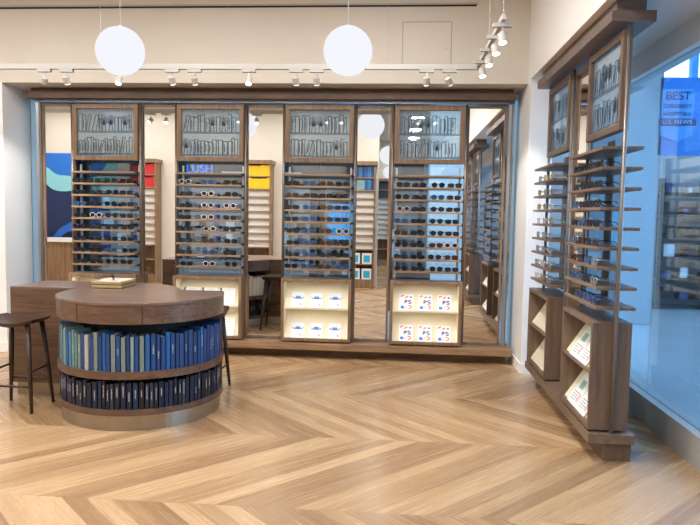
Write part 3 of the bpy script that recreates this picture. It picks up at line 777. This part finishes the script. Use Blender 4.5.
# cabinet lighting strips
for i, (loc, rz, mz, bz) in enumerate(cabs):
    for z in (.795, mz - .016):
        L_ = D.lights.new('cabinet_strip', 'AREA'); L_.shape = 'RECTANGLE'; L_.size = .6; L_.size_y = .02; L_.energy = .28; L_.color = (1, .92, .76)
        lo = D.objects.new('cabinet_strip', L_); COL.objects.link(lo); lo.location = (loc[0], loc[1] - .10, z)
        lo.rotation_euler = (math.radians(14), 0, 0)

# ------------------------------------------------------------------ behind the camera (seen in the mirrors)
def bookcase(x0, x1, kind, label, yb=.05, front=.36):
    r = thing_w('bookcase', label, 'bookcase', ((x0 + x1) / 2, yb, 0), 'bookcases on the front wall')
    t = .03
    MB().box(x0, x0 + t, yb, front, 0, 2.5).box(x1 - t, x1, yb, front, 0, 2.5).box(x0 + t, x1 - t, yb, yb + .02, 0, 2.5).box(x0 - .03, x1 + .03, yb, front + .03, 2.5, 2.58).box(x0 + t, x1 - t, yb + .02, front - .01, 0, .18).build('carcass', 'oak_v', r)
    MB().box(x0 + t, x1 - t, yb + .02, front - .09, .8, 1.97).build('white_backing', 'white', r)
    for z in (2.00, 2.26, .80, .50): MB().box(x0 + t, x1 - t, yb + .03, front - .01, z - .025, z).build('shelf', 'oak_h', r)
    for k in range(7): MB().box(x0 + t, x1 - t, front - .09, front - .02, .94 + k * .15 - .012, .94 + k * .15).build('shelf', 'oak_h', r)
    n = 9; nm, mt = kind
    for row, z in ((0, 2.26), (1, 2.0)):
        for i in range(n):
            w = (x1 - x0 - 2 * t - .01) / n; X = x0 + t + .005 + w * i
            hh = rnd.uniform(.20, .228)
            m_ = mt if not isinstance(mt, list) else mt[rnd.randrange(len(mt))]
            ob = MB().box(X + .001, X + w - .001, front - .17, front - .02 - rnd.uniform(0, .01), z, z + hh).build('book', m_, origin=(X + w / 2, front - .1, z))
            tag(ob, '%s book, %s along the %s row of the bookcase seen in a mirror' % (nm, ordn(i), ['top', 'second'][row]), 'book', nm + ' books in the reflected bookcase')
    return r
bookcase(-5.75, -5.06, ('red', 'red_book'), 'oak bookcase with red books on top, seen in the second mirror')
bookcase(-3.28, -2.64, ('yellow', 'yellow_book'), 'oak bookcase with yellow books on top, seen in the third mirror')
bookcase(-1.12, -.50, ('blue', [bmat('royal blue', UP['royal blue']), bmat('sky blue', UP['sky blue']), bmat('pale aqua', UP['pale aqua']), bmat('bright blue', UP['bright blue'])]), 'oak bookcase with blue books on top, seen in the fourth mirror')
bookcase(-1.0, -.28, ('grey', bmat('slate blue', LO['slate blue'])), 'far oak bookcase in the rear passage, seen in the fourth mirror', -5.98, -5.7)
for i in range(2):
    for j in range(2):
        x = -.96 + j * .24 + .07; z = .22 + i * .29
        p = thing_w('boxed_card', 'white boxed card with blue shirt print, %s %s in the reflected bookcase' % (['lower', 'upper'][i], ['left', 'right'][j]), 'card', (x, .3, z + (.0 if i else -.02)), 'boxed cards in the blue bookcase')
        z0 = .18 if i == 0 else .50
        MB().box(x - .10, x + .10, .28, .31, z0, z0 + .22).build('box', 'paper', p)
        MB().box(x - .065, x + .065, .3105, .313, z0 + .03, z0 + .17).build('print', 'cyanp', p)
m_ = MB().box(-8.4, -6.15, .056, .075, .55, 2.7).build('mural_art', 'mural', origin=(-7.2, .06, 1.6)); tag(m_, 'large blue wave mural, seen in the leftmost mirror', 'mural')
t = thing_w('service_counter', 'white-topped wooden service counter below the mural, seen in a mirror', 'counter', (-7.2, .95, 0))
MB().box(-8.3, -6.05, .55, 1.25, .86, .92).build('top', 'stone', t)
MB().box(-8.25, -6.1, .6, 1.2, 0, .86).build('body', 'oak_v', t)

# ------------------------------------------------------------------ mall outside
def O(name, label, cat, mat, *b, group=None):
    o = MB().box(*b).build(name, mat, origin=((b[0] + b[1]) / 2, (b[2] + b[3]) / 2, b[4])); return tag(o, label, cat, group)
S('floor_mall', 'mall_floor', -14, 16, YN + .12, 19, -.12, -.01)
S('floor_mall_side', 'mall_floor', XW + .13, 16, -8, YN + .12, -.12, -.01)
S('ceiling_mall', 'mall_ceil', -14, 3.0, YN + .22, 19, 4.2, 4.3)
S('ceiling_mall_side', 'mall_white', 3.0, 16, -8, 19, 6.2, 6.3)
S('wall_mall_fascia', 'mall_white', 3.0, 3.1, YN + .3, 19, 4.2, 6.2)
S('wall_mall_far', 'mall_wall', -14, 3.0, 16, 16.1, 0, 4.2)
S('wall_mall_left', 'mall_wall', -14.1, -14, 7.2, 16, 0, 4.2)
S('wall_mall_end', 'mall_wall', 14, 14.1, -8, 19, 0, 6.2)
# downlights in the dark mall ceiling
i = 0
for y in (9.2, 11.2, 13.2):
    for x in (-5.2, -3.6, -2.0, -.4, 1.2):
        q = thing_w('mall_downlight', 'round downlight in the dark mall ceiling, %s of fifteen beyond the racks' % ordn(i), 'downlight', (x, y, 4.17), 'mall ceiling downlights'); i += 1
        MB().tube([(x, y, 4.165), (x, y, 4.2)], .12, 16).build('rim', 'fixture', q)
        MB().tube([(x, y, 4.160), (x, y, 4.1645)], .10, 16).build('lens', 'lamp', q)
# shopfront with the blue sign
t = thing_w('mall_shopfront', 'dark shopfront with glowing blue sign, seen through the second rack', 'shopfront', (-4.5, 15, 0))
MB().box(-7.6, -1.9, 15.2, 15.6, 2.15, 3.05).build('fascia', 'fascia', t)
for x in (-7.5, -5.5, -3.6, -2.0): MB().box(x - .1, x + .1, 15.2, 15.5, 0, 2.15).build('pier', 'fascia', t)
MB().box(-7.4, -2.1, 15.7, 15.75, .0, 2.15).build('lit_interior', 'litshop', t)
for k in range(5): MB().box(-7.4, -2.1, 15.55, 15.69, .35 + k * .38, .40 + k * .38).build('stock_shelf', 'fascia', t)
for k in range(60):
    x = -7.3 + (k // 4) * .345 + rnd.uniform(0, .1)
    MB().box(x, x + rnd.uniform(.10, .24), 15.45, 15.54, .40 + (k % 4) * .38, .40 + (k % 4) * .38 + rnd.uniform(.10, .33)).build('stock', rnd.choice(['paper', 'navyp', 'black', 'black', 'paper', 'steel']), t)
text_mesh('sign_letters', 'LUSH', .26, 'neon', t, Matrix.Translation((-4.74, 15.18, 2.51)) @ Matrix.Rotation(PI / 2, 4, 'X'), .02, 1.05)
MB().box(-4.2, -2.3, 15.17, 15.2, 2.40, 2.46).build('small_lettering', 'paper', t)
# more shopfronts along the far side of the mall
def shopfront(x0, x1, y, label, seed, backm):
    r = random.Random(seed); t = thing_w('mall_shopfront', label, 'shopfront', ((x0 + x1) / 2, y, 0))
    MB().box(x0, x1, y, y + .3, 2.25, 2.9).build('fascia', 'fascia', t)
    n = max(2, int((x1 - x0) / 1.3))
    for i in range(n + 1):
        x = x0 + (x1 - x0 - .1) * i / n; MB().box(x, x + .1, y, y + .2, 0, 2.25).build('pier', 'fascia', t)
    MB().box(x0, x1, y + 1.0, y + 1.05, 0, 2.25).build('backdrop', backm, t)
    k = 0
    for row in range(5):
        z = .12 + row * .42; MB().box(x0 + .15, x1 - .15, y + .55, y + .95, z - .03, z).build('stock_shelf', 'fascia', t)
        x = x0 + .2
        while x < x1 - .5 and k < 70:
            w = r.uniform(.1, .34); MB().box(x, x + w, y + .6, y + .9, z, z + r.uniform(.12, .34)).build('stock', r.choice(['paper', 'navyp', 'black', 'black', 'paper', 'steel', 'black', 'paper_b']), t); x += w + r.uniform(.02, .2); k += 1
    return t
t = shopfront(-1.75, .5, 14.2, 'dark mall shop with bright blue screen, seen through the third rack', 4, 'mall_wall')
MB().box(-1.55, -.55, 14.10, 14.14, .95, 1.72).build('screen', 'screen', t)
shopfront(-11.5, -7.8, 15.2, 'dark mall shop seen through the leftmost rack', 9, 'litshop')
shopfront(1.4, 3.0, 15.2, 'dark mall shop at the right, behind the pale mall column', 6, 'mall_wall')
S('column_mall', 'mall_white', .55, 1.35, 12.2, 13.0, 0, 4.2)
O('mall_planter', 'dark planter box in the mall beyond the rightmost rack', 'planter', 'fascia', -.3, .5, 10.2, 10.8, -.01, .62)
O('mall_bench', 'pale bench in the mall beyond the third rack', 'bench', 'mall_white', -2.0, -.5, 10.3, 10.9, -.01, .42)
# right concourse: facing shop with shelves, banner and skylight
S('wall_mall_return', 'mall_wall', 1.98, 3.66, 9.6, 9.8, 0, 6.2)
S('wall_mall_front', 'mall_wall', 3.66, 14, 12.0, 12.2, 0, 2.9)
b = thing_w('hanging_banner', 'saturated blue hanging banner with award badge, seen through the right window', 'banner', (4.4, 9.7, 2.4))
bx, by = 4.4, 9.60
MB().box(3.62, 6.6, by, by + .04, 2.42, 3.50).build('cloth', 'banner', b)
Rx = Matrix.Rotation(PI / 2, 4, 'X')
tcx = 3.86
MB().prism([(tcx - .27, 0), (tcx + .27, 0)], 0, 1) if False else None
sh = MB(); P = [(-.22, 3.34), (.22, 3.34), (.22, 2.70), (0, 2.60), (-.22, 2.70)]
a_ = [sh.b.verts.new((tcx + x, by - .012, z)) for x, z in P]; c_ = [sh.b.verts.new((tcx + x, by, z)) for x, z in P]
sh.b.faces.new(a_); sh.b.faces.new(c_[::-1])
for i in range(5): sh.b.faces.new((a_[i], c_[i], c_[(i + 1) % 5], a_[(i + 1) % 5]))
sh.build('badge', 'banner_mid', b)
text_mesh('badge_lettering', 'BEST', .165, 'banner_txt', b, Matrix.Translation((tcx, by - .016, 3.24)) @ Rx, .002)
text_mesh('badge_lettering', "CHILDREN'S", .082, 'banner_txt', b, Matrix.Translation((tcx, by - .016, 3.10)) @ Rx, .002, .85)
text_mesh('badge_lettering', 'HOSPITALS', .082, 'banner_txt', b, Matrix.Translation((tcx, by - .016, 2.99)) @ Rx, .002, .9)
MB().box(tcx - .235, tcx + .26, by - .02, by - .012, 2.83, 2.93).build('ribbon', 'banner_txt', b)
text_mesh('ribbon_lettering', 'U.S. NEWS', .088, 'banner_lt', b, Matrix.Translation((tcx, by - .023, 2.88)) @ Rx, .002)
# glazed clerestory over the concourse
t = thing_w('clerestory_window', 'bright daylit clerestory window above the blue banner', 'window', (5, 12, 3.5))
MB().box(3.6, 12, 12.3, 12.35, 3.2, 6.2).build('daylight_pane', 'skyglow', t)
for x in (4.42, 5.14, 6.2, 7.4): MB().box(x - .05, x + .05, 12.1, 12.25, 3.2, 6.2).build('mullion', 'banner_mid', t)
MB().box(3.6, 12, 12.1, 12.25, 4.60, 4.68).build('transom', 'banner_mid', t)
# facing shop: pale back wall, shelves with goods
t = thing_w('mall_shelving', 'tall shop shelving with dark goods across the mall, seen through right window', 'shelving', (5.3, 11.4, 0))
MB().box(4.35, 4.42, 11.3, 11.9, 0, 2.2).build('upright', 'fascia', t)
for k in range(6):
    MB().box(4.2, 6.8, 11.3, 11.9, .12 + k * .36, .17 + k * .36).build('shelf', 'fascia', t)
    for j in range(7):
        x = 4.5 + j * .3 + rnd.uniform(-.05, .05)
        MB().box(x, x + rnd.uniform(.05, .18), 11.4, 11.6, .17 + k * .36, .17 + k * .36 + rnd.uniform(.08, .22)).build('goods', ['black', 'navyp', 'paper', 'black'][(j + k) % 4], t)
for k in range(3):
    q = O('hanging_tube_light', 'white tube light over the shop shelving, %s from the top' % ordn(k), 'light', 'lamp', 5.0, 6.1, 11.2, 11.26, 2.42 + .19 * (2 - k) * 1.0, 2.445 + .19 * (2 - k), group='tube lights across the mall')

def area(loc, rot, sx, sy, e, col):
    L_ = D.lights.new('mall_light', 'AREA'); L_.shape = 'RECTANGLE'; L_.size = sx; L_.size_y = sy; L_.energy = e; L_.color = col
    lo = D.objects.new('mall_light', L_); COL.objects.link(lo); lo.location = loc; lo.rotation_euler = rot; return lo
BL = (.34, .64, 1.0)
area((-3, 10.5, 4.15), (0, 0, 0), 9, 3.5, 430, (.70, .87, 1.0))
area((6.5, 4, 6.15), (0, 0, 0), 6, 10, 420, BL)
area((7.5, 9, 6.15), (0, 0, 0), 6, 4, 170, BL)

# added glowing panel and lamp across the concourse: blue fill through the right window
t = thing_w('added_glow_panel', 'tall glowing panel added on the far side of the mall for blue daylight', 'window', (13.9, 4, 0))
MB().box(13.9, 13.95, -4, 9, .6, 5.6).build('daylight_pane', 'skyglow', t)
for k in range(8): MB().box(13.8, 13.89, -4 + k * 1.8, -3.9 + k * 1.8, .6, 5.6).build('mullion', 'banner_mid', t)  # bars added to give the glowing panel a window look
area((13.7, 3.0, 3.0), (0, PI / 2, 0), 5, 12, 900, (.36, .64, 1.0))  # unseen blue fill lamp added in front of the glowing panel

# ------------------------------------------------------------------ world and render look
w = D.worlds.new('World'); sc.world = w; w.use_nodes = True
w.node_tree.nodes['Background'].inputs[0].default_value = (.35, .6, 1., 1); w.node_tree.nodes['Background'].inputs[1].default_value = .25
vs = sc.view_settings; vs.view_transform = 'Standard'; vs.look = 'None'; vs.exposure = .38; vs.gamma = 1.; vs.use_curve_mapping = False
cy = sc.cycles; cy.max_bounces = 10; cy.diffuse_bounces = 5; cy.glossy_bounces = 6; cy.transparent_max_bounces = 24; cy.transmission_bounces = 6
cy.sample_clamp_indirect = 6.; cy.caustics_reflective = False; cy.caustics_refractive = False
try: cy.use_denoising = True; cy.denoiser = 'OPENIMAGEDENOISE'
except Exception: pass
